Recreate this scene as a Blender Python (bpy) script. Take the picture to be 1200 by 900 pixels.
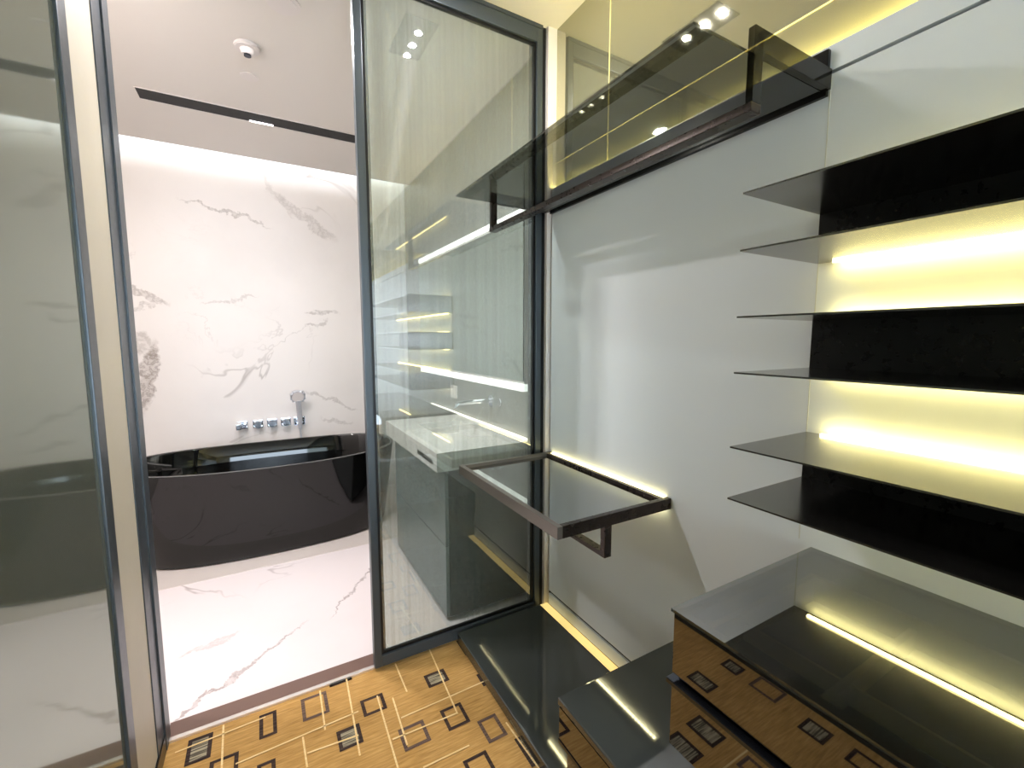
import bpy, bmesh, math, random
from mathutils import Vector, Matrix
random.seed(4)
for o in list(bpy.data.objects): bpy.data.objects.remove(o)
sc = bpy.context.scene
COL = sc.collection

# ------------------------------------------------------------------ camera, world, exposure
cd = bpy.data.cameras.new('camera'); cam = bpy.data.objects.new('camera', cd); COL.objects.link(cam)
cd.sensor_width = 36; cd.lens = 515/1200*36; cd.clip_start = .02
cam.location = (0, 0, 1.3); cam.rotation_euler = (math.radians(90-5.876), 0, math.radians(-29.675))
sc.camera = cam
sc.view_settings.view_transform = 'Standard'; sc.view_settings.look = 'None'
sc.view_settings.gamma = 1; sc.view_settings.use_curve_mapping = False
sc.view_settings.exposure = 0.0
W = bpy.data.worlds.new('world'); sc.world = W; W.use_nodes = True
W.node_tree.nodes['Background'].inputs[0].default_value = (.72, .86, 1, 1)
W.node_tree.nodes['Background'].inputs[1].default_value = 15.5

LED = 27.0          # emission of the yellow shelf strips
COVE = 5.0        # emission of the bathroom cove strip
FILL = 18.5        # watts of each fill light added to the bathroom
SPOT = 2.6         # watts of each closet spot
VAN = 1.7          # emission of the mirror cabinet bands

def area(name, loc, size, power, color, parent=None, shape='DISK', rot=(0,0,0), size_y=None):
    l = bpy.data.lights.new(name, 'AREA'); l.shape = shape; l.size = size; l.energy = power; l.color = color
    if size_y: l.size_y = size_y
    o = bpy.data.objects.new(name, l); COL.objects.link(o); o.location = loc; o.rotation_euler = rot; o.parent = parent
    return o

# ------------------------------------------------------------------ colour and materials
def lin(c):
    return tuple(((x/255)/12.92 if x/255 <= .04045 else ((x/255+.055)/1.055)**2.4) for x in c) + (1,)
def new_mat(name):
    m = bpy.data.materials.new(name); m.use_nodes = True
    nt = m.node_tree; return m, nt, nt.nodes, nt.links, nt.nodes['Principled BSDF']
def pm(name, c, rough=.5, metal=0, ior=1.5, emit=None, strength=0, coat=0, bump=0, bscale=60, spec=None):
    m, nt, N, L, b = new_mat(name)
    b.inputs['Base Color'].default_value = lin(c); b.inputs['Roughness'].default_value = rough
    b.inputs['Metallic'].default_value = metal; b.inputs['IOR'].default_value = ior
    b.inputs['Coat Weight'].default_value = coat; b.inputs['Coat Roughness'].default_value = .03
    if emit: b.inputs['Emission Color'].default_value = (*emit, 1); b.inputs['Emission Strength'].default_value = strength
    # a faint procedural unevenness on every surface
    tc = N.new('ShaderNodeTexCoord'); nz = N.new('ShaderNodeTexNoise'); nz.inputs['Scale'].default_value = bscale
    L.new(tc.outputs['Object'], nz.inputs['Vector'])
    mr = N.new('ShaderNodeMapRange'); mr.inputs['To Min'].default_value = max(0, rough*.88); mr.inputs['To Max'].default_value = min(1, rough*1.12)
    L.new(nz.outputs['Fac'], mr.inputs['Value']); L.new(mr.outputs[0], b.inputs['Roughness'])
    if bump:
        bp = N.new('ShaderNodeBump'); bp.inputs['Strength'].default_value = bump; bp.inputs['Distance'].default_value = .002
        L.new(nz.outputs['Fac'], bp.inputs['Height']); L.new(bp.outputs[0], b.inputs['Normal'])
    return m

def math_node(N, L, op, a, b=None, c=None, clamp=False):
    n = N.new('ShaderNodeMath'); n.operation = op; n.use_clamp = clamp
    for i, v in enumerate((a, b, c)):
        if v is None: continue
        if isinstance(v, (int, float)): n.inputs[i].default_value = v
        else: L.new(v, n.inputs[i])
    return n.outputs[0]

def marble(name, base, vein, rough, scale, seed, blobs=(), axes='XZ', amount=.7):
    """white marble: thin meandering veins that fade in and out, plus a few heavier grey patches"""
    m, nt, N, L, b = new_mat(name)
    tc = N.new('ShaderNodeTexCoord'); mp = N.new('ShaderNodeMapping'); mp.inputs['Location'].default_value = (seed, seed*.7, seed*1.3)
    mp.inputs['Rotation'].default_value = (.3, .5, .6)
    L.new(tc.outputs['Object'], mp.inputs['Vector'])
    def noise(sc_, det, ro=.55, dist=0, src=mp.outputs[0]):
        n = N.new('ShaderNodeTexNoise'); n.inputs['Scale'].default_value = sc_; n.inputs['Detail'].default_value = det
        n.inputs['Roughness'].default_value = ro; n.inputs['Distortion'].default_value = dist
        L.new(src, n.inputs['Vector']); return n.outputs['Fac']
    def ridge(f, w):
        d = math_node(N, L, 'ABSOLUTE', math_node(N, L, 'SUBTRACT', f, .5))
        r = N.new('ShaderNodeMapRange'); r.interpolation_type = 'SMOOTHSTEP'
        r.inputs['From Min'].default_value = 0; r.inputs['From Max'].default_value = w
        r.inputs['To Min'].default_value = 1; r.inputs['To Max'].default_value = 0
        L.new(d, r.inputs['Value']); return r.outputs[0]
    v1 = ridge(noise(scale, 5, .6, .9), .010)
    v2 = ridge(noise(scale*2.1, 6, .62, .6), .010)
    def mask(f, lo, hi):
        r = N.new('ShaderNodeMapRange'); r.interpolation_type = 'SMOOTHSTEP'
        r.inputs['From Min'].default_value = lo; r.inputs['From Max'].default_value = hi
        L.new(f, r.inputs['Value']); return r.outputs[0]
    k1 = mask(noise(scale*.9, 2), .53, .74); k2 = mask(noise(scale*1.3, 2, .5, .2), .58, .78)
    tot = math_node(N, L, 'MULTIPLY', v1, k1)
    tot = math_node(N, L, 'MAXIMUM', tot, math_node(N, L, 'MULTIPLY', v2, math_node(N, L, 'MULTIPLY', k2, .75)))
    sp = N.new('ShaderNodeSeparateXYZ'); L.new(tc.outputs['Object'], sp.inputs[0])
    A, B = sp.outputs[axes[0]], sp.outputs[axes[1]]
    wob = noise(9, 5, .65); wob2 = noise(14, 5, .6, .5)
    tex = ridge(noise(20, 6, .7, .4), .09)
    for (a, c, rx, ry, ang, st) in blobs:
        da = math_node(N, L, 'SUBTRACT', A, a); db = math_node(N, L, 'SUBTRACT', B, c)
        ca, sa = math.cos(ang), math.sin(ang)
        u = math_node(N, L, 'ADD', math_node(N, L, 'MULTIPLY', da, ca), math_node(N, L, 'MULTIPLY', db, sa))
        v = math_node(N, L, 'ADD', math_node(N, L, 'MULTIPLY', da, -sa), math_node(N, L, 'MULTIPLY', db, ca))
        v = math_node(N, L, 'ADD', v, math_node(N, L, 'MULTIPLY', math_node(N, L, 'SUBTRACT', wob, .5), .16))
        q = math_node(N, L, 'ADD', math_node(N, L, 'POWER', math_node(N, L, 'ABSOLUTE', math_node(N, L, 'DIVIDE', u, rx)), 2),
                      math_node(N, L, 'POWER', math_node(N, L, 'ABSOLUTE', math_node(N, L, 'DIVIDE', v, ry)), 2))
        r = N.new('ShaderNodeMapRange'); r.interpolation_type = 'SMOOTHSTEP'
        r.inputs['From Min'].default_value = .45; r.inputs['From Max'].default_value = 1.1
        r.inputs['To Min'].default_value = st; r.inputs['To Max'].default_value = 0
        L.new(q, r.inputs['Value'])
        e = math_node(N, L, 'MULTIPLY', r.outputs[0], math_node(N, L, 'ADD', math_node(N, L, 'MULTIPLY', tex, .5), math_node(N, L, 'MULTIPLY', wob2, .9)))
        tot = math_node(N, L, 'MAXIMUM', tot, e)
    cloud = mask(noise(1.3, 4), .35, .75)
    tot = math_node(N, L, 'MULTIPLY', tot, amount, clamp=True)
    mx = N.new('ShaderNodeMix'); mx.data_type = 'RGBA'; mx.inputs['A'].default_value = lin(base)
    mx.inputs['B'].default_value = lin([x-9 for x in base]); L.new(cloud, mx.inputs['Factor'])
    m2 = N.new('ShaderNodeMix'); m2.data_type = 'RGBA'; L.new(mx.outputs['Result'], m2.inputs['A'])
    m2.inputs['B'].default_value = lin(vein); L.new(tot, m2.inputs['Factor'])
    L.new(m2.outputs['Result'], b.inputs['Base Color'])
    b.inputs['Roughness'].default_value = rough; b.inputs['IOR'].default_value = 1.36
    return m

def glass(name, tint, rough=.01, ior=1.5, body=(0,0,0), bodyfac=0., streaks=False, extra=0., smear=0.):
    """sheet glass: transparent tint, Fresnel reflection, an optional milky body with fine vertical streaks"""
    m = bpy.data.materials.new(name); m.use_nodes = True; nt = m.node_tree; N, L = nt.nodes, nt.links
    N.remove(N['Principled BSDF']); out = N['Material Output']
    t = N.new('ShaderNodeBsdfTransparent'); t.inputs[0].default_value = (*tint, 1)
    d = N.new('ShaderNodeBsdfDiffuse'); d.inputs[0].default_value = (*body, 1)
    tl = N.new('ShaderNodeBsdfTranslucent'); tl.inputs[0].default_value = (*body, 1)
    md = N.new('ShaderNodeMixShader'); md.inputs[0].default_value = .5; L.new(d.outputs[0], md.inputs[1]); L.new(tl.outputs[0], md.inputs[2])
    m1 = N.new('ShaderNodeMixShader'); m1.inputs[0].default_value = bodyfac
    L.new(t.outputs[0], m1.inputs[1]); L.new(md.outputs[0], m1.inputs[2])
    g = N.new('ShaderNodeBsdfGlossy'); g.inputs['Roughness'].default_value = rough
    gout = g.outputs[0]
    if streaks:
        tc = N.new('ShaderNodeTexCoord'); mp = N.new('ShaderNodeMapping'); mp.inputs['Scale'].default_value = (75, 1, .25)
        nz = N.new('ShaderNodeTexNoise'); nz.inputs['Scale'].default_value = 1; nz.inputs['Detail'].default_value = 5; nz.inputs['Roughness'].default_value = .7
        L.new(tc.outputs['Object'], mp.inputs['Vector']); L.new(mp.outputs[0], nz.inputs['Vector'])
        r = N.new('ShaderNodeMapRange'); r.inputs['From Min'].default_value = .3; r.inputs['From Max'].default_value = .7
        r.inputs['To Min'].default_value = bodyfac*.45; r.inputs['To Max'].default_value = bodyfac*1.6
        L.new(nz.outputs['Fac'], r.inputs['Value']); L.new(r.outputs[0], m1.inputs[0])
    if smear:
        g2 = N.new('ShaderNodeBsdfAnisotropic'); g2.inputs['Roughness'].default_value = .32; g2.inputs['Anisotropy'].default_value = .97
        tg = N.new('ShaderNodeTangent'); tg.direction_type = 'RADIAL'; tg.axis = 'Z'
        g2.inputs['Rotation'].default_value = 0.
        L.new(tg.outputs[0], g2.inputs['Tangent'])
        mg = N.new('ShaderNodeMixShader'); mg.inputs[0].default_value = smear
        L.new(g.outputs[0], mg.inputs[1]); L.new(g2.outputs[0], mg.inputs[2]); gout = mg.outputs[0]
    fr = N.new('ShaderNodeFresnel'); fr.inputs[0].default_value = ior
    ge = N.new('ShaderNodeNewGeometry')
    f = math_node(N, L, 'ADD', fr.outputs[0], extra, clamp=True)
    # inside faces of the sheet do not reflect again
    f = math_node(N, L, 'MULTIPLY', f, math_node(N, L, 'SUBTRACT', 1, ge.outputs['Backfacing']))
    m2 = N.new('ShaderNodeMixShader'); L.new(f, m2.inputs[0]); L.new(m1.outputs[0], m2.inputs[1]); L.new(gout, m2.inputs[2])
    L.new(m2.outputs[0], out.inputs['Surface'])
    return m

def hazy_mirror(name, gl, df, rough, fac, ior=None):
    m = bpy.data.materials.new(name); m.use_nodes = True; nt = m.node_tree; N, L = nt.nodes, nt.links
    N.remove(N['Principled BSDF']); out = N['Material Output']
    g = N.new('ShaderNodeBsdfGlossy'); g.inputs['Roughness'].default_value = rough; g.inputs[0].default_value = (*gl, 1)
    d = N.new('ShaderNodeBsdfDiffuse')
    tc = N.new('ShaderNodeTexCoord'); nz = N.new('ShaderNodeTexNoise'); nz.inputs['Scale'].default_value = 2.2; nz.inputs['Detail'].default_value = 6
    nz.inputs['Distortion'].default_value = 1.5
    L.new(tc.outputs['Object'], nz.inputs['Vector'])
    mx = N.new('ShaderNodeMix'); mx.data_type = 'RGBA'; mx.inputs['A'].default_value = (*[x*.95 for x in df], 1); mx.inputs['B'].default_value = (*[x*1.05 for x in df], 1)
    L.new(nz.outputs['Fac'], mx.inputs['Factor']); L.new(mx.outputs['Result'], d.inputs[0])
    s = N.new('ShaderNodeMixShader'); s.inputs[0].default_value = fac
    if ior:
        fr = N.new('ShaderNodeFresnel'); fr.inputs[0].default_value = ior
        L.new(math_node(N, L, 'ADD', fr.outputs[0], fac, clamp=True), s.inputs[0])
    L.new(d.outputs[0], s.inputs[1]); L.new(g.outputs[0], s.inputs[2]); L.new(s.outputs[0], out.inputs['Surface'])
    return m

def carpet_mat():
    m, nt, N, L, b = new_mat('golden_woven_carpet')
    tc = N.new('ShaderNodeTexCoord')
    def nz(scale, det, loc=0):
        mp = N.new('ShaderNodeMapping'); mp.inputs['Scale'].default_value = scale; mp.inputs['Location'].default_value = (loc, loc, 0)
        L.new(tc.outputs['Object'], mp.inputs['Vector'])
        n = N.new('ShaderNodeTexNoise'); n.inputs['Scale'].default_value = 1; n.inputs['Detail'].default_value = det
        L.new(mp.outputs[0], n.inputs['Vector']); return n.outputs['Fac']
    a = nz((14, 160, 1), 3); c = nz((5, 5, 1), 2, 4); e = nz((30, 420, 1), 2, 9)
    r = N.new('ShaderNodeValToRGB'); r.color_ramp.elements[0].position = .33; r.color_ramp.elements[0].color = lin((158, 118, 58))
    r.color_ramp.elements[1].position = .72; r.color_ramp.elements[1].color = lin((214, 172, 108))
    k = r.color_ramp.elements.new(.52); k.color = lin((190, 146, 80))
    s = math_node(N, L, 'ADD', math_node(N, L, 'MULTIPLY', a, .6), math_node(N, L, 'ADD', math_node(N, L, 'MULTIPLY', c, .25), math_node(N, L, 'MULTIPLY', e, .15)))
    L.new(s, r.inputs[0]); L.new(r.outputs[0], b.inputs['Base Color'])
    b.inputs['Roughness'].default_value = .95; b.inputs['Sheen Weight'].default_value = .1
    bp = N.new('ShaderNodeBump'); bp.inputs['Strength'].default_value = .5; bp.inputs['Distance'].default_value = .003
    L.new(e, bp.inputs['Height']); L.new(bp.outputs[0], b.inputs['Normal'])
    return m

def striped(name, c1, c2):
    m, nt, N, L, b = new_mat(name)
    tc = N.new('ShaderNodeTexCoord'); mp = N.new('ShaderNodeMapping'); mp.inputs['Scale'].default_value = (10, 190, 1)
    n = N.new('ShaderNodeTexNoise'); n.inputs['Scale'].default_value = 1; n.inputs['Detail'].default_value = 3
    L.new(tc.outputs['Object'], mp.inputs['Vector']); L.new(mp.outputs[0], n.inputs['Vector'])
    r = N.new('ShaderNodeValToRGB'); r.color_ramp.elements[0].position = .42; r.color_ramp.elements[0].color = lin(c1)
    r.color_ramp.elements[1].position = .58; r.color_ramp.elements[1].color = lin(c2)
    L.new(n.outputs['Fac'], r.inputs[0]); L.new(r.outputs[0], b.inputs['Base Color']); b.inputs['Roughness'].default_value = .95
    return m

YEL = (1, .84, .33)
M = dict(
 wall=pm('white_lacquer_panel', (226, 232, 234), .32, ior=1.4),
 niche=pm('white_panel', (214, 216, 205), .4, ior=1.4),
 white=pm('white_paint', (222, 218, 212), .6),
 ceil=pm('ceiling_paint', (226, 220, 214), .8),
 cream=pm('cream_paint', (205, 197, 180), .5),
 vwall=pm('grey_stone_wall', (150, 150, 145), .35),
 bronze=hazy_mirror('bronze_mirror_panel', (.62, .60, .48), (.42, .40, .24), .035, .66),
 lmirror=hazy_mirror('hazy_tinted_glass', (.52, .55, .50), (.20, .22, .19), .06, .6),
 frame=pm('blue_grey_anodised_frame', (73, 81, 88), .35, metal=.4),
 framedark=pm('dark_frame_edge', (26, 27, 29), .3, metal=.4),
 bronze_metal=pm('dark_bronze_metal', (62, 54, 50), .28, metal=.75),
 rimmetal=pm('grey_bronze_rim', (120, 114, 108), .35, metal=.6),
 blackmetal=pm('black_metal', (14, 13, 13), .22, ior=1.38),
 shelf=pm('black_glossy_sheet_metal', (122, 120, 115), .18, metal=.95),
 shelfback=pm('black_back_panel', (10, 10, 10), .28, ior=1.35),
 lacquer=pm('dark_grey_lacquer', (60, 64, 63), .05, ior=1.75),
 lacq_edge=pm('grey_lacquer_edge', (84, 86, 92), .3),
 drawer=pm('black_mirror_glass', (10, 8, 6), .02, ior=2.3),
 chrome=pm('chrome', (232, 234, 240), .13, metal=1),
 satin=pm('satin_chrome', (205, 207, 214), .3, metal=.35),
 handle=pm('dark_polished_pull', (70, 74, 82), .15, metal=.9),
 tub=pm('black_gloss_tub', (6, 6, 6), .035, ior=1.5),
 tubrim=pm('tub_rim', (120, 122, 122), .15, metal=.6),
 led=pm('yellow_led', (255, 240, 180), .5, emit=YEL, strength=LED),
 ledtop=pm('pale_led', (255, 240, 200), .5, emit=(1, .84, .38), strength=9),
 leddiode=pm('led_diode', (255, 240, 180), .5, emit=(1, .9, .5), strength=42),
 cove=pm('cove_led', (255, 230, 210), .5, emit=(1, .76, .55), strength=COVE),
 band=pm('mirror_light_band', (255, 255, 250), .5, emit=(1, .98, .94), strength=VAN),
 bandw=pm('counter_light_line', (255, 240, 225), .5, emit=(1, .9, .78), strength=VAN*1.6),
 spot=pm('spot_lens', (255, 255, 255), .5, emit=(1, .95, .97), strength=70),
 slotlamp=pm('slot_lamp', (255, 245, 250), .5, emit=(1, .93, .97), strength=5),
 ledge=pm('ledge_led', (255, 240, 180), .5, emit=(1, .85, .34), strength=105),
 channel=pm('soft_yellow_channel', (250, 225, 140), .5, emit=(1, .74, .28), strength=.75),
 recess=pm('dark_recess', (38, 37, 34), .5),
 slot=pm('black_slot', (8, 7, 7), .6),
 plastic=pm('white_plastic', (225, 218, 215), .4),
 gap=pm('shadow_gap', (12, 12, 12), .8),
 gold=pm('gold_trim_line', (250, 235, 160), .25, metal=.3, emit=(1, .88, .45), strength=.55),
 sill=pm('brown_stone_threshold', (118, 92, 82), .3, bump=.1),
 steel=pm('pale_steel_strip', (235, 228, 222), .2, metal=.7),
 counter=pm('white_solid_surface', (236, 232, 228), .25),
 vcab=pm('dark_green_grey_cabinet', (44, 56, 56), .2),
 vfront=pm('vanity_drawer_front', (120, 128, 128), .25),
 tray=pm('drawer_lining', (30, 30, 20), .8, bump=.3, bscale=300),
 divider=pm('drawer_divider', (175, 165, 118), .5),
 reveal=pm('pale_reveal', (240, 232, 225), .35),
 mirror=pm('silver_mirror', (190, 200, 195), .03, metal=1),
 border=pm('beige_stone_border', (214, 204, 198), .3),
)
M['marble'] = marble('marble_wall', (228, 223, 220), (140, 130, 124), .42, .8, 3.1, blobs=[
   (-.685, 1.04, .27, .060, 1.33, 1.25), (-.70, 1.27, .09, .05, 1.2, .7), (-.68, 1.60, .17, .030, -.35, .85), (-.70, 1.50, .13, .020, .5, .6),
   (.34, 2.24, .30, .045, -.62, .55), (.16, 2.38, .22, .02, -1.0, .35), (-.16, 2.20, .30, .012, -.22, .8), (.44, 1.50, .14, .020, .15, .75),
   (.40, 1.42, .10, .012, .2, .6), (-.18, 1.58, .2, .012, .18, .45), (.48, .80, .26, .014, -.45, .6), (.52, .62, .14, .016, -.3, .5)], axes='XZ')
M['marble_floor'] = marble('marble_floor', (238, 228, 228), (140, 122, 118), .25, .8, 8.4, blobs=[
   (.40, 2.36, .34, .008, .95, .9), (-.13, 1.93, .34, .012, .70, .8), (-.25, 2.16, .12, .02, .3, .4)], axes='XY', amount=.8)
M['marble_left'] = marble('marble_side', (228, 224, 220), (150, 142, 138), .2, 1.0, 13, axes='YZ')
M['leaf'] = glass('streaked_laminated_glass', (.84, .90, .88), .012, 1.5, (.40, .42, .37), .15, True, .17, .045)
M['smoke'] = glass('smoked_glass', (.42, .43, .40), .01, 1.55, (.02, .02, .02), .10, extra=.03)
M['smokedark'] = glass('dark_smoked_glass', (.50, .51, .45), .012, 1.8, (.03, .033, .028), .25, extra=.24)
M['tableglass'] = glass('grey_mirrored_glass', (.45, .47, .42), .015, 1.7, (.03, .033, .028), .25, extra=.33)
M['bracketglass'] = glass('black_translucent_glass', (.38, .38, .30), .02, 1.4, (.02, .02, .018), .4)
M['carpet'] = carpet_mat()
M['c_brown'] = striped('carpet_dark_brown', (42, 28, 24), (70, 52, 42))
M['c_plum'] = striped('carpet_plum', (84, 66, 60), (112, 90, 76))
M['c_grey'] = striped('carpet_grey_fill', (84, 76, 62), (176, 164, 136))
M['c_cream'] = striped('carpet_cream_line', (232, 198, 136), (244, 216, 160))

# ------------------------------------------------------------------ mesh helpers
def bm_box(bm, a, b, bev=0, seg=2):
    x0, x1 = sorted((a[0], b[0])); y0, y1 = sorted((a[1], b[1])); z0, z1 = sorted((a[2], b[2]))
    r = bmesh.ops.create_cube(bm, size=1)
    vs = r['verts']
    for v in vs:
        v.co = Vector(((x0+x1)/2+v.co.x*(x1-x0), (y0+y1)/2+v.co.y*(y1-y0), (z0+z1)/2+v.co.z*(z1-z0)))
    if bev:
        es = list({e for v in vs for e in v.link_edges})
        bmesh.ops.bevel(bm, geom=es, offset=bev, segments=seg, affect='EDGES', profile=.7)
def bm_cyl(bm, c, r, h, axis='Z', seg=32, r2=None, bev=0):
    g = bmesh.ops.create_cone(bm, cap_ends=True, segments=seg, radius1=r, radius2=r if r2 is None else r2, depth=h)
    R = {'Z': Matrix(), 'Y': Matrix.Rotation(math.pi/2, 4, 'X'), 'X': Matrix.Rotation(math.pi/2, 4, 'Y')}[axis]
    for v in g['verts']: v.co = (R @ v.co.to_4d()).to_3d() + Vector(c)
    if bev:
        es = [e for e in {e for v in g['verts'] for e in v.link_edges} if any(len(f.verts) > 6 for f in e.link_faces)]
        bmesh.ops.bevel(bm, geom=es, offset=bev, segments=2, affect='EDGES')
def bm_tube(bm, pts, r, seg=10):
    pts = [Vector(p) for p in pts]; rings = []
    up = Vector((0.13, 0.21, .97)).normalized()
    for i, p in enumerate(pts):
        t = (pts[min(i+1, len(pts)-1)]-pts[max(i-1, 0)]).normalized()
        a = t.cross(up); a = a.normalized() if a.length > .05 else t.cross(Vector((1, 0, 0))).normalized()
        b = t.cross(a).normalized(); rr = r[i] if isinstance(r, (list, tuple)) else r
        rings.append([bm.verts.new(p+(a*math.cos(2*math.pi*k/seg)+b*math.sin(2*math.pi*k/seg))*rr) for k in range(seg)])
    for A, B in zip(rings, rings[1:]):
        for k in range(seg): bm.faces.new((A[k], A[(k+1) % seg], B[(k+1) % seg], B[k]))
    bm.faces.new(rings[0][::-1]); bm.faces.new(rings[-1])
def obj(name, bm, mat, parent=None, smooth=False, kind=None, label=None):
    bmesh.ops.recalc_face_normals(bm, faces=bm.faces[:])
    me = bpy.data.meshes.new(name); bm.to_mesh(me); bm.free()
    for m in (mat if isinstance(mat, (list, tuple)) else [mat]): me.materials.append(m)
    o = bpy.data.objects.new(name, me); COL.objects.link(o)
    if smooth:
        for p in me.polygons: p.use_smooth = True
        try: me.set_sharp_from_angle(angle=math.radians(35))
        except Exception: pass
    if parent:
        o.parent = parent
        o.matrix_parent_inverse = Matrix.Translation(-Vector(parent.location))
    if kind: o['kind'] = kind
    if label: o['label'] = label
    return o
def box(name, a, b, mat, parent=None, bev=0, kind=None, label=None, seg=2):
    bm = bmesh.new(); bm_box(bm, a, b, bev, seg); return obj(name, bm, mat, parent, kind=kind, label=label)
def cyl(name, c, r, h, mat, parent=None, axis='Z', r2=None, bev=0, label=None):
    bm = bmesh.new(); bm_cyl(bm, c, r, h, axis, 32, r2, bev); return obj(name, bm, mat, parent, smooth=True, label=label)
def struct(name, a, b, mat, bev=0): return box(name, a, b, mat, bev=bev, kind='structure')
def thing(name, label, cat, loc=(0, 0, 0), group=None):
    o = bpy.data.objects.new(name, None); COL.objects.link(o); o.location = loc; o.empty_display_size = .05
    o['label'] = label; o['category'] = cat
    if group: o['group'] = group
    bpy.context.view_layer.update()
    return o
def tag(o, label, cat, group=None):
    o['label'] = label; o['category'] = cat
    if group: o['group'] = group
    return o

XW = 1.131; YP = 1.674; XL = -.33; ZC = 2.6; ZB = 2.56; YB = 3.85; YJ = .553; YE = -3.4

# ------------------------------------------------------------------ the setting
# bathroom
struct('floor', (-1.3, YP+.085, -.05), (XW, 4.0, 0), M['marble_floor'])
struct('wall_back', (-1.3, YB, 0), (XW+.1, YB+.1, 2.9), M['marble'])
struct('wall_bathroom_left', (-1.4, YP+.1, -.05), (-1.3, YB+.1, 2.9), M['marble_left'])
struct('wall_bathroom_right', (XW, YP+.03, -.05), (XW+.1, YB, 2.9), M['vwall'])
struct('wall_partition', (-1.4, YP, -.05), (-.345, YP+.1, 2.9), M['white'])
struct('ceiling', (-1.3, YP+.03, ZB), (XW, 3.70, ZB+.06), M['ceil'])
struct('ceiling_cove', (-1.4, 3.60, 2.80), (XW+.1, YB+.1, 2.86), M['ceil'])
struct('trim_1', (-1.3, 3.66, ZB+.06), (XW, 3.70, ZB+.085), M['ceil'])
struct('trim_2', (XL, YP+.012, -.04), (XW, YP+.085, .004), M['sill'])
struct('trim_3', (XL, YP-.004, -.04), (XW, YP+.012, .008), M['steel'])
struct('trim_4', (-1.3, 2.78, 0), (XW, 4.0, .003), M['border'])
# closet
struct('wall_right', (XW, YE, .113), (XW+.009, YP-.042, 1.884), M['wall'])
struct('wall_right_plinth', (XW, YE, .046), (XW+.009, YP-.042, .098), M['wall'])
struct('wall_right_core', (XW+.040, YE, -.05), (XW+.11, YP+.03, 2.7), M['gap'])
struct('wall_right_core', (XW+.010, YE, 0), (XW+.039, YP+.03, 1.886), M['gap'])
struct('trim_5', (1.112, YP-.030, 0), (XW+.1, YP+.03, ZC), M['reveal'])
struct('trim_6', (XW, YE, 1.892), (XW+.005, YP-.028, 1.946), M['wall'])
struct('trim_6', (XW+.005, YE, 1.892), (XW+.04, YP-.028, 1.925), M['wall'])
struct('wall_left', (XL-.1, 1.37, 0), (XL, YP, ZC), M['cream'])
struct('wall_left_rear', (XL-.1, YE, 0), (XL-.03, 1.372, ZC), M['cream'])
struct('baseboard_left_rear', (XL-.03, YE, -.03), (XL+.003, 1.366, .022), M['frame'])
struct('baseboard_left', (XL, 1.37, 0), (XL+.006, YP-.01, .055), M['framedark'])
struct('ceiling', (XL-.1, YE, ZC), (XW+.15, YP+.03, ZC+.08), M['ceil'])
# rear wall with the open doorway the daylight comes through (behind the camera)
struct('wall_rear', (.62, YE-.1, 0), (XW+.1, YE, ZC), M['white'])
struct('wall_rear', (XL-.1, YE-.1, 2.25), (.62, YE, ZC), M['white'])
# bronze mirrored panels above the ledge, gold seams between them
g = .0015
bm = bmesh.new()
for (y0, y1) in ((YP-.03, 1.313+g), (1.313-g, .05), (.05-2*g, -.9), (-.9-2*g, YE)):
    for (z0, z1) in ((1.926, 2.058-g), (2.058+g, ZC)):
        bm_box(bm, (XW+.026, y0, z0), (XW+.04, y1, z1))
obj('wall_right_upper', bm, M['bronze'], kind='structure')
bm = bmesh.new(); bm_box(bm, (XW+.024, YE, 2.0565), (XW+.027, YP-.03, 2.0590)); bm_box(bm, (XW+.024, 1.3120, 1.926), (XW+.027, 1.3142, ZC))
obj('trim_7', bm, M['gold'], kind='structure')
# joint where the lit shelf bay begins
struct('trim_8', (XW-.0008, YJ-.0012, .81), (XW+.01, YJ+.0012, 1.884), M['niche'])
# threshold side: carpet with woven pattern
bm = bmesh.new()
def quad(x0, x1, y0, y1, z, mi):
    f = bm.faces.new([bm.verts.new(p) for p in ((x0, y0, z), (x1, y0, z), (x1, y1, z), (x0, y1, z))]); f.material_index = mi
CX0, CX1, CY0, CY1 = XL-.03, XW+.04, YE, YP-.004
quad(CX0, CX1, CY0, CY1, 0, 0)
rects = [("f",-.235,1.600,.067,.103),("o",-.043,1.593,.052,.106),("p",.103,1.597,.085,.106),("o",.285,1.499,.079,.078),("f",.189,1.406,.073,.081),
 ("p",.375,1.308,.086,.089),("f",.523,1.505,.081,.068),("o",.519,1.310,.078,.092),("p",.610,1.205,.069,.095),("f",.694,1.611,.05,.10),
 ("f",.685,1.411,.045,.066),("o",-.163,1.486,.076,.085),("o",-.050,1.413,.050,.063),("o",.516,1.105,.079,.080),("f",.685,1.077,.064,.11),
 ("o",.20,1.70,.08,.07)]
for iy in range(0, 18):
    for ix in range(0, 9):
        x = -.26+ix*.155+random.uniform(-.025, .025); y = 1.0-iy*.165+random.uniform(-.03, .03)
        if random.random() < .22 or y < YE+.1: continue
        rects.append((random.choice('ffoop'), x, y, random.uniform(.06, .095), random.uniform(.07, .115)))
for k, x, y, w, h in rects:
    x0, x1, y0, y1 = max(CX0, x-w/2), min(CX1, x+w/2), y-h/2, min(CY1, y+h/2); t = .0115
    mi = 2 if k == 'p' else 1
    quad(x0, x1, y0, y0+t, .0012, mi); quad(x0, x1, y1-t, y1, .0012, mi)
    quad(x0, x0+t, y0+t, y1-t, .0012, mi); quad(x1-t, x1, y0+t, y1-t, .0012, mi)
    if k == 'f': quad(x0+t, x1-t, y0+t, y1-t, .0012, 3)
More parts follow.
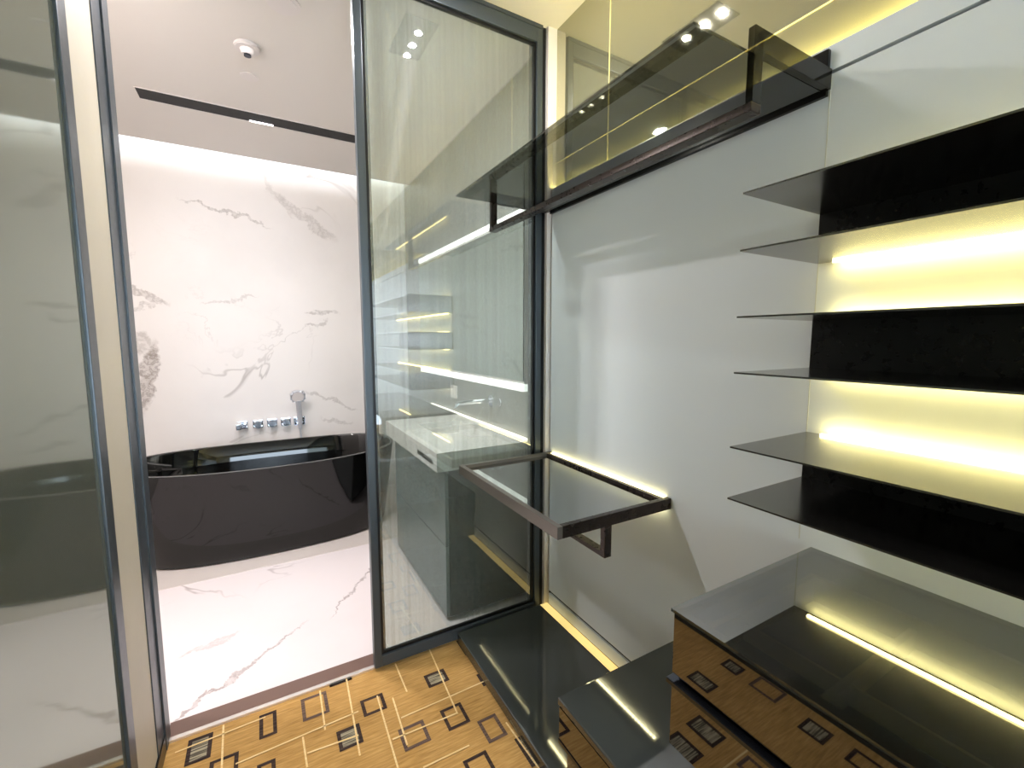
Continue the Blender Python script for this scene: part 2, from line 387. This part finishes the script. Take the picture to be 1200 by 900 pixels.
lines = [((-.174,1.664),(-.165,1.40)),((.126,1.66),(.122,1.473)),((.055,1.482),(.058,1.361)),((.221,1.67),(.205,1.321)),((.305,1.531),(.297,1.20)),
 ((.352,1.495),(.344,1.283)),((.405,1.659),(.405,1.495)),((.551,1.668),(.53,1.313)),((-.132,1.482),(.233,1.495)),((.062,1.412),(.215,1.398)),
 ((.308,1.327),(.531,1.317)),((.355,1.394),(.699,1.399)),((.365,1.186),(.517,1.184)),((-.3,1.62),(-.05,1.63)),((.66,1.2),(.67,1.0))]
for i in range(60):
    x = random.uniform(-.3, .9); y = random.uniform(YE+.2, .95); l = random.uniform(.12, .34)
    lines.append(((x, y), (x+l, y)) if i % 2 else ((x, y), (x+.005, y-l)))
for (a, b), (c, d) in lines:
    hw = .0028
    if abs(c-a) > abs(d-b):
        pts = [(a, b-hw), (c, d-hw), (c, d+hw), (a, b+hw)]
    else:
        pts = [(a-hw, b), (a+hw, b), (c+hw, d), (c-hw, d)]
    f = bm.faces.new([bm.verts.new((min(CX1, p[0]), min(CY1, p[1]), .0022)) for p in pts]); f.material_index = 4
me = bpy.data.meshes.new('floor_carpet'); 
for f in bm.faces:
    if f.normal.z < 0 or True: pass
bm.normal_update()
for f in bm.faces:
    if f.normal.z < 0: f.normal_flip()
bm.to_mesh(me); bm.free()
for k in ('carpet', 'c_brown', 'c_plum', 'c_grey', 'c_cream'): me.materials.append(M[k])
o = bpy.data.objects.new('floor_carpet', me); COL.objects.link(o); o['kind'] = 'structure'

# ------------------------------------------------------------------ glass partition
def leaf_panel(name, x0, x1, y, z0, z1, sw, bot, top, mat_glass, t=.035):
    r = bpy.data.objects.new(name, None); COL.objects.link(r); r.location = ((x0+x1)/2, y, z0); r['kind'] = 'structure'
    bpy.context.view_layer.update()
    for (a, b) in ((x0, x0+sw), (x1-sw, x1)):
        box('stile', (a, y, z0), (b, y+t, z1), M['frame'], r, .003)
    box('bottom_rail', (x0+sw, y, z0), (x1-sw, y+t, z0+bot), M['frame'], r, .003)
    box('top_rail', (x0+sw, y, z1-top), (x1-sw, y+t, z1), M['frame'], r, .003)
    bm = bmesh.new()   # slim glazing bead behind the front edge
    w = .010
    for yy in (y+t*.28,):
        bm_box(bm, (x0+sw, yy, z0+bot), (x0+sw+w, yy+.012, z1-top)); bm_box(bm, (x1-sw-w, yy, z0+bot), (x1-sw, yy+.012, z1-top))
        bm_box(bm, (x0+sw+w, yy, z0+bot), (x1-sw-w, yy+.012, z0+bot+w)); bm_box(bm, (x0+sw+w, yy, z1-top-w), (x1-sw-w, yy+.012, z1-top))
    obj('glazing_bead', bm, M['framedark'], r)
    box('glass_pane', (x0+sw, y+t*.5, z0+bot), (x1-sw, y+t*.5+.008, z1-top), mat_glass, r)
    return r
leaf_panel('door_1', .325, 1.092, YP-.02, .012, 2.585, .028, .045, .055, M['leaf'])
# second sliding leaf parked right behind the first one: only its leading stile shows through the glass
r = bpy.data.objects.new('door_2', None); COL.objects.link(r); r.location = (.39, YP+.04, .01); r['kind'] = 'structure'
bpy.context.view_layer.update()
box('stile', (.362, YP+.035, .012), (.382, YP+.06, 2.555), M['frame'], r, .002)
box('stile', (1.072, YP+.035, .012), (1.092, YP+.06, 2.555), M['frame'], r, .002)
struct('trim_9', (1.092, YP-.012, .012), (1.112, YP+.05, 2.6), M['framedark'])
struct('trim_10', (XL, YP-.022, 2.585), (1.092, YP+.06, 2.6), M['frame'])
# left jamb of the opening
bm = bmesh.new(); bm_box(bm, (XL-.01, 1.562, 0), (XL+.003, YP+.02, ZC), .001); bm_box(bm, (XL-.01, YP-.03, 0), (XL+.008, YP+.03, ZC), .001)
obj('trim_11', bm, M['frame'], kind='structure')
# left hazy glass pane in the side wall, mirroring the bathroom
r = bpy.data.objects.new('door_3', None); COL.objects.link(r); r.location = (XL, .3, 0); r['kind'] = 'structure'
bpy.context.view_layer.update()
box('stile', (XL-.02, 1.310, 0), (XL+.002, 1.365, ZC), M['frame'], r, .003)
box('glass_pane', (XL-.02, YE+.02, .02), (XL-.005, 1.318, ZC-.01), M['lmirror'], r)

# ------------------------------------------------------------------ wall shelves: folded black sheets with LED strips
ZS = [1.585, 1.472, 1.345, 1.229, 1.078, .965]
XF = .836; YR = -.75
def led_strip(name, y0, y1, x0, x1, z0, z1, parent, mat='led', diodes=False):
    o = box(name, (x0, y0, z0), (x1, y1, z1), M[mat], parent, label='glowing yellow light strip')
    return o
def c_shelf(zt, zb, label, lt, lb):
    t = thing('wall_shelf', label, 'shelf', (XW, -.1, zb), 'folded black wall shelves')
    th = .0035
    box('shelf_board', (XF, YR, zt-th), (XW-.001, YJ, zt), M['shelf'], t, label='upper black board')
    box('shelf_board', (XF, YR, zb), (XW-.001, YJ, zb+th), M['shelf'], t, label='lower black board')
    box('back_panel', (XW-.008, YR, zb+th), (XW-.001, YJ, zt-th), M['shelfback'], t, label='matt black back panel')
    if lt: led_strip('led_strip', YR, YJ-.04, XW-.023, XW-.015, zt+.0005, zt+.004, t)
    if lb: led_strip('led_strip', YR, YJ-.04, XW-.023, XW-.015, zb-.004, zb-.0005, t)
    return t
c_shelf(ZS[0], ZS[1], 'topmost folded black wall shelf, lit from beneath, right of the white wall', True, True)
c_shelf(ZS[2], ZS[3], 'middle folded black wall shelf with lit white wall above and below it', True, True)
c_shelf(ZS[4], ZS[5], 'lowest folded black wall shelf, hanging just above the glass-topped cabinet', True, True)

# ------------------------------------------------------------------ glass-topped drawer cabinet
CF = .647; CE = .525; CZ = .80; CR = -.75; CB = .52
t = thing('drawer_cabinet', 'wall-hung black drawer cabinet with dark glass top under the shelves', 'cabinet', (.89, -.1, CB))
box('glass_top', (CF-.006, CR, CZ-.006), (XW-.001, CE, CZ), M['smokedark'], t, 0, label='dark see-through glass top')
bm = bmesh.new()
bm_box(bm, (CF+.02, CR, CB), (XW-.001, CE-.004, CB+.012)); bm_box(bm, (CF+.02, CE-.016, CB+.012), (XW-.001, CE-.004, CZ-.008))
bm_box(bm, (XW-.02, CR, CB+.012), (XW-.001, CE-.016, CZ-.008)); bm_box(bm, (CF+.02, CR, CB+.012), (XW-.02, CR+.012, CZ-.008))
obj('body', bm, M['lacquer'], t)
def tray(parent):
    bm = bmesh.new()
    bm_box(bm, (CF+.03, CR+.03, .70), (XW-.06, CE-.035, .708)); return obj('tray', bm, M['tray'], parent)
d1 = box('drawer', (CF, CR, .672), (CF+.018, CE-.003, CZ-.0115), M['drawer'], t, .001, label='upper mirror-black drawer front')
tray(d1)
bm = bmesh.new()
for y in (.30, .02, -.26, -.54): bm_box(bm, (CF+.03, y, .708), (XW-.06, y+.012, .745))
bm_box(bm, (.80, CR+.05, .708), (.806, CE-.03, .742))
for (a, b) in (((CF+.022, CR+.03), (CF+.034, CE-.03)), ((XW-.07, CR+.03), (XW-.058, CE-.03))): bm_box(bm, (a[0], a[1], .708), (b[0], b[1], .765))
bm_box(bm, (CF+.034, CE-.045, .708), (XW-.07, CE-.033, .765))
obj('divider', bm, M['divider'], d1)
box('top_edge', (CF, CR, CZ-.0112), (CF+.019, CE-.003, CZ-.0062), M['gap'], t)
d2 = box('drawer', (CF, CR, CB+.004), (CF+.018, CE-.003, .645), M['drawer'], t, .001, label='lower mirror-black drawer front')
box('pull', (CF-.008, CR, .650), (CF+.012, CE+.004, .660), M['handle'], d2, .002, label='thin polished metal edge pull')
# ------------------------------------------------------------------ low drawer box and bench
BZ = .333; BF = .652; BY = .895
t = thing('low_drawer_box', 'low dark grey lacquered drawer box on the floor bench', 'drawer box', (.89, .1, .052))
box('top_board', (BF, -.7, BZ-.022), (XW-.001, BY, BZ), M['lacquer'], t, .006, seg=3)
bm = bmesh.new(); bm_box(bm, (BF+.02, -.7, .053), (XW-.002, BY-.02, .20)); bm_box(bm, (BF+.02, -.69, .20), (XW-.002, BY-.004, BZ-.023)); obj('body', bm, M['lacquer'], t)
box('drawer', (BF+.002, -.69, .215), (BF+.019, BY-.006, BZ-.026), M['drawer'], t, .001, label='mirror-black drawer front')
box('pull', (BF+.001, -.69, .200), (BF+.018, BY-.004, .211), M['handle'], t, .001)
t = thing('floor_bench', 'long low dark grey lacquered plinth shelf lying on the carpet', 'bench', (.87, .6, 0))
box('slab', (.668, -.7, .006), (1.088, YP-.03, .05), M['lacquer'], t, .007, seg=3)
box('light_channel', (1.089, BY-.1, .004), (XW-.001, YP-.03, .044), M['channel'], t, label='soft yellow glowing channel behind the slab')

# ------------------------------------------------------------------ small glass table shelf
TX0, TX1, TY0, TY1, TZ = .680, 1.118, .942, 1.632, .786
t = thing('table_shelf', 'dark framed glass shelf like a small table on the white wall', 'shelf', (XW, 1.29, .75))
h = .036; w = .018
box('frame_bar', (TX0, TY0, TZ-h), (TX0+w, TY1, TZ), M['rimmetal'], t, .0015, label='front frame bar')
box('frame_bar', (TX0+w, TY0, TZ-h), (TX1+.012, TY0+w, TZ), M['bronze_metal'], t, .0015)
box('frame_bar', (TX0+w, TY1-w, TZ-h), (TX1+.012, TY1, TZ), M['rimmetal'], t, .0015)
box('frame_bar', (TX1-w, TY0+w, TZ-h), (TX1, TY1-w, TZ-.002), M['bronze_metal'], t, .001)
box('glass_top', (TX0+w, TY0+w, TZ-.020), (TX1-w, TY1-w, TZ-.013), M['tableglass'], t, label='dark glass inset')
bm = bmesh.new(); bm_box(bm, (TX1+.001, TY0+w, TZ-.010), (TX1+.009, TY1-w, TZ-.004)); obj('led_strip', bm, M['ledtop'], t, label='yellow light strip along the wall')
bm = bmesh.new()
n = 46
for i in range(n):
    y = TY0+w+.01+(TY1-TY0-2*w-.02)*i/(n-1); bm_box(bm, (TX1+.001, y-.0035, TZ-h-.003), (TX1+.007, y+.0035, TZ-h))
obj('led_strip', bm, M['leddiode'], t, label='dotted light strip under the frame')
bm = bmesh.new(); bx0, bx1 = .853, .879
bm_box(bm, (bx0, TY0+.002, .665), (bx1, TY0+.022, TZ-h), .001); bm_box(bm, (bx0, TY0+.002, .652), (bx1, TY1-.002, .667), .001)
bm_box(bm, (bx0, TY1-.022, .665), (bx1, TY1-.002, TZ-h), .001)
obj('hanging_rail', bm, M['bronze_metal'], t)

# ------------------------------------------------------------------ upper smoked glass shelf with rail
t = thing('glass_wall_shelf', 'smoked glass shelf with dark hanging rail, high on the wall', 'shelf', (XW, 1.1, 1.74))
PZ = 1.846
box('glass_plate', (.685, .562, PZ), (XW-.012, 1.640, PZ+.006), M['smoke'], t, .001, label='smoked see-through plate')
bm = bmesh.new(); bm_box(bm, (XW-.012, .556, 1.838), (XW-.0005, YP-.04, 1.936), .002); obj('wall_plate', bm, M['blackmetal'], t, label='glossy black wall plate')
box('edge_bead', (XW-.0125, .60, 1.936), (XW-.009, YP-.05, 1.9385), M['steel'], t, label='thin pale metal edge line')
for y in (.546, 1.642):
    bm = bmesh.new(); bm_box(bm, (.838, y, 1.752), (.866, y+.014, 1.888), .001); bm_box(bm, (.866, y, 1.846), (XW-.012, y+.014, 1.888), .001)
    obj('bracket', bm, M['bracketglass'] if y < 1 else M['bronze_metal'], t)
box('rail', (.836, .546, 1.734), (.868, 1.656, 1.7515), M['bronze_metal'], t, .002, label='dark flat hanging rail')
struct('trim_12', (XW+.006, YE, 1.926), (XW+.020, YP-.03, 1.932), M['ledge'])

# ------------------------------------------------------------------ closet ceiling spots
t = thing('recessed_spot_bar', 'dark recessed rectangle with small bright spots in the closet ceiling', 'ceiling light', (.62, 1.34, ZC))
box('housing', (.572, 1.205, ZC-.003), (.712, 1.48, ZC), M['recess'], t)
for y in (1.40, 1.31, 1.21+.02):
    cyl('spot_lens', (.650, y, ZC-.005), .009, .004, M['spot'], t)
    l = area('spot_glow', (.650, y, ZC-.009), .03, SPOT, (1, .96, .93), t); l.location = (.650-.62, y-1.34, -.009)

# ------------------------------------------------------------------ bathtub
def superell(a, b, cx, cy, n=72, e=2.5):
    out = []
    for k in range(n):
        th = 2*math.pi*k/n; c, s = math.cos(th), math.sin(th)
        out.append((cx+a*math.copysign(abs(c)**(2/e), c), cy+b*math.copysign(abs(s)**(2/e), s)))
    return out
t = thing('bathtub', 'black glossy freestanding oval bathtub on the marble floor', 'bathtub', (.03, 3.22, 0))
def tub_shell(levels, close_bottom, e):
    bm = bmesh.new(); rings = []
    for (a, b, z, sag) in levels:
        P = superell(a, b, .03, 3.22, e=e)
        rings.append([bm.verts.new((x, y, z+sag*((x-.03)/.76)**2)) for x, y in P])
    for A, B in zip(rings, rings[1:]):
        for k in range(72): bm.faces.new((A[k], A[(k+1) % 72], B[(k+1) % 72], B[k]))
    if close_bottom: bm.faces.new(rings[close_bottom-1 if close_bottom > 0 else -1])
    return bm
sg = .014
lv = [(.66, .27, .004, 0), (.69, .30, .012, 0), (.705, .315, .05, 0), (.725, .335, .2, .002), (.75, .36, .40, .008), (.77, .382, .545, sg), (.772, .384, .556, sg)]
bm = bmesh.new(); rings = []
outer = lv + [(.768, .380, .560, sg), (.752, .364, .560, sg), (.748, .360, .553, sg), (.73, .342, .45, .006), (.69, .305, .28, 0), (.62, .25, .17, 0), (.45, .16, .14, 0), (.2, .06, .135, 0)]
for (a, b, z, s) in outer:
    P = superell(a, b, .03, 3.22, e=2.6); rings.append([bm.verts.new((x, y, z+s*((x-.03)/.76)**2)) for x, y in P])
for A, B in zip(rings, rings[1:]):
    for k in range(72): bm.faces.new((A[k], A[(k+1) % 72], B[(k+1) % 72], B[k]))
bm.faces.new(rings[0][::-1]); bm.faces.new(rings[-1])
obj('shell', bm, M['tub'], t, smooth=True)
bm = bmesh.new(); bm_cyl(bm, (.03, 3.22, .139), .03, .006, 'Z', 24, bev=.001); obj('drain', bm, M['chrome'], t, smooth=True)
bm = bmesh.new()
P = superell(.7725, .3845, .03, 3.22, e=2.6)
A = [bm.verts.new((x, y, .5585+sg*((x-.03)/.76)**2)) for x, y in P]
P = superell(.768, .380, .03, 3.22, e=2.6)
B = [bm.verts.new((x, y, .5615+sg*((x-.03)/.76)**2)) for x, y in P]
for k in range(72): bm.faces.new((A[k], A[(k+1) % 72], B[(k+1) % 72], B[k]))
obj('rim_edge', bm, M['tubrim'], t, smooth=True, label='thin pale line of the rim')

# taps on the marble wall
names = [('leftmost of the chrome wall fittings above the tub, the squarest one', 'spout'), ('second chrome knob from the left above the tub', 'k'),
         ('third chrome knob from the left above the tub, in the middle of the row', 'k'), ('chrome knob just left of the hand shower above the tub', 'k')]
for x, (lab, kind) in zip((-.150, -.048, .047, .142), names):
    z = .652
    t = thing('tub_spout' if kind == 'spout' else 'tap_knob', lab, 'tap', (x, YB, z), 'chrome fittings in a row above the bathtub')
    box('wall_plate', (x-.034, YB-.010, z-.031), (x+.034, YB-.001, z+.031), M['chrome'], t, .006, seg=3)
    if kind == 'spout':
        box('body', (x-.036, YB-.13, z-.016), (x-.004, YB-.011, z+.026), M['chrome'], t, .004)
        cyl('handle', (x+.016, YB-.03, z-.002), .015, .04, M['chrome'], t, 'Y', bev=.002)
    else:
        cyl('knob', (x, YB-.036, z), .027, .052, M['chrome'], t, 'Y', bev=.004)
        box('lever', (x-.006, YB-.072, z-.005), (x+.006, YB-.060, z+.036), M['chrome'], t, .003)
x, z = .238, .652
t = thing('hand_shower', 'chrome hand shower standing in its wall holder above the tub', 'hand shower', (x, YB, z))
box('wall_plate', (x-.040, YB-.010, z-.034), (x+.040, YB-.001, z+.034), M['chrome'], t, .008, seg=3)
cyl('holder', (x, YB-.035, z), .022, .05, M['chrome'], t, 'Y', bev=.003)
bm = bmesh.new(); bm_tube(bm, [(x, YB-.062, z-.06), (x, YB-.064, z), (x, YB-.070, z+.07), (x-.004, YB-.082, z+.14), (x-.006, YB-.092, z+.175)], [.012, .018, .019, .019, .022], 14)
obj('handle', bm, M['satin'], t, smooth=True)
bm = bmesh.new(); bm_cyl(bm, (0, 0, 0), .052, .022, 'Y', 36, bev=.006)
for v in bm.verts: v.co = Matrix.Rotation(math.radians(22), 3, 'X') @ v.co + Vector((x-.008, YB-.105, z+.205))
hd = obj('shower_head', bm, M['satin'], t, smooth=True)
bm = bmesh.new(); bm_cyl(bm, (0, -.0125, 0), .042, .003, 'Y', 36)
for v in bm.verts: v.co = Matrix.Rotation(math.radians(22), 3, 'X') @ v.co + Vector((x-.008, YB-.105, z+.205))
obj('spray_face', bm, M['plastic'], hd, label='pale spray face')
bm = bmesh.new(); bm_tube(bm, [(x, YB-.062, z-.06), (x+.002, YB-.062, z-.11), (x+.004, YB-.055, z-.18), (x+.004, YB-.035, z-.24), (x+.004, YB-.015, z-.27), (x+.004, YB-.004, z-.28)], .007, 10)
obj('hose', bm, M['satin'], t, smooth=True)

# ------------------------------------------------------------------ bathroom ceiling fittings
t = thing('slot_diffuser', 'long black linear slot in the bathroom ceiling', 'air vent', (.2, 3.03, ZB))
bm = bmesh.new(); bm_box(bm, (-.485, 2.975, ZB-.003), (.60, 3.095, ZB-.0005)); obj('slot', bm, M['slot'], t)
bm = bmesh.new()
for y in (2.971, 3.095): bm_box(bm, (-.489, y, ZB-.005), (.604, y+.004, ZB-.0005))
obj('edge_trim', bm, M['plastic'], t)
box('lamp', (.01, 3.080, ZB-.006), (.13, 3.093, ZB-.003), M['slotlamp'], t, label='small bright lamp in the slot')
t = thing('smoke_detector', 'white domed smoke detector on the bathroom ceiling', 'smoke detector', (.014, 2.34, ZB))
cyl('base', (.014, 2.34, ZB-.008), .050, .016, M['plastic'], t, bev=.003)
cyl('sensor_dome', (.014, 2.34, ZB-.026), .021, .020, M['plastic'], t, r2=.030, bev=.002)
cyl('sensor_vent', (.014, 2.34, ZB-.039), .014, .007, M['handle'], t)
t = tag(cyl('ceiling_cover', (.018, 2.595, ZB-.002), .040, .004, M['plastic'], bev=.001), 'flat round white cover plate behind the smoke detector', 'cover plate')
for i, (x, y) in enumerate(((-.85, 2.0), (.14, 1.99), (-.32, 1.95))):  # unseen fill lights, added above the frame to brighten the bathroom
    t = thing('downlight', ['round downlight in the bathroom ceiling near the left', 'round downlight in the bathroom ceiling just inside the doorway', 'middle one of three round downlights in the bathroom ceiling'][i], 'ceiling light', (x, y, ZB), 'bathroom downlights')
    bm = bmesh.new(); bm_cyl(bm, (x, y, ZB-.002), .06, .004, 'Z', 32); obj('trim_ring', bm, M['plastic'], t, smooth=True)
    cyl('lens', (x, y, ZB-.005), .045, .002, M['plastic'], t)
    l = area('downlight_glow', (0, 0, -.012), .09, FILL, (1, .95, .96), t)
tag(box('cove_light', (-1.28, 3.715, 2.655), (XW-.01, 3.73, 2.665), M['cove']), 'warm light strip hidden in the ceiling cove above the marble wall', 'light strip')

# ------------------------------------------------------------------ vanity
VX0, VX1, VY0, VY1, VZ, VT = .638, XW-.001, 1.778, 2.665, .805, .085
t = thing('vanity_counter', 'thick white vanity counter with sunken basin behind the glass door', 'counter', (.88, 2.2, VZ-VT))
bm = bmesh.new()
hx0, hx1, hy0, hy1, hz = .775, 1.035, 1.985, 2.46, VZ-.07
def V(x, y, z): return bm.verts.new((x, y, z))
O = [V(VX0, VY0, VZ), V(VX1, VY0, VZ), V(VX1, VY1, VZ), V(VX0, VY1, VZ)]; I = [V(hx0, hy0, VZ), V(hx1, hy0, VZ), V(hx1, hy1, VZ), V(hx0, hy1, VZ)]
Bt = [V(hx0+.015, hy0+.015, hz), V(hx1-.015, hy0+.015, hz), V(hx1-.015, hy1-.015, hz), V(hx0+.015, hy1-.015, hz)]
U = [V(VX0, VY0, VZ-VT), V(VX1, VY0, VZ-VT), V(VX1, VY1, VZ-VT), V(VX0, VY1, VZ-VT)]
for k in range(4):
    j = (k+1) % 4
    bm.faces.new((O[k], O[j], I[j], I[k])); bm.faces.new((I[k], I[j], Bt[j], Bt[k])); bm.faces.new((O[j], O[k], U[k], U[j]))
bm.faces.new(Bt); bm.faces.new(U[::-1])
obj('worktop', bm, M['counter'], t)
box('towel_slot', (VX0-.001, 1.83, VZ-.062), (VX0+.004, 2.05, VZ-.040), M['recess'], t, .0008, label='dark towel slot in the front edge')
cyl('drain', (.90, 2.22, hz+.002), .02, .004, M['chrome'], t)
box('light_line', (XW-.022, VY0+.02, VZ+.0005), (XW-.008, 3.2, VZ+.006), M['bandw'], t, label='glowing line along the back edge')
t = thing('vanity_cabinet', 'dark drawer cabinet under the white vanity counter', 'cabinet', (.9, 2.2, 0))
box('body', (.70, 1.80, .02), (XW-.003, 2.64, VZ-VT-.001), M['vcab'], t, .002)
for (a, b) in ((.02, .36), (.366, VZ-VT-.02)):
    d = box('drawer', (.682, 1.802, a), (.699, 2.638, b), M['vfront'], t, .002)
t = thing('mirror_cabinet', 'long mirror cabinet with white light bands above the vanity', 'mirror cabinet', (1.1, 2.4, 1.06))
box('body', (1.075, 1.77, 1.085), (XW-.001, 3.30, 1.865), M['counter'], t)
box('mirror', (1.068, 1.77, 1.10), (1.0745, 3.30, 1.85), M['mirror'], t, label='mirror glass')
box('light_band', (1.068, 1.77, 1.050), (XW-.002, 3.30, 1.084), M['band'], t, label='white light band along the bottom')
box('light_band', (1.068, 1.77, 1.866), (XW-.002, 3.30, 1.895), M['band'], t, label='white light band along the top')
t = thing('wall_faucet', 'chrome wall faucet over the vanity basin', 'faucet', (XW, 2.22, .95))
cyl('escutcheon', (XW-.005, 2.22, .95), .032, .008, M['chrome'], t, 'X', bev=.002)
bm = bmesh.new(); bm_tube(bm, [(XW-.009, 2.22, .95), (XW-.10, 2.22, .95), (XW-.20, 2.22, .948), (XW-.215, 2.22, .94), (XW-.218, 2.22, .925)], .012, 12); obj('spout', bm, M['chrome'], t, smooth=True)
cyl('lever', (XW-.03, 2.12, .95), .018, .055, M['chrome'], t, 'X', bev=.003)
tag(box('wall_socket', (XW-.012, 2.72, .90), (XW-.001, 2.82, .985), M['plastic'], bev=.003), 'small white wall socket beyond the faucet above the vanity', 'socket')
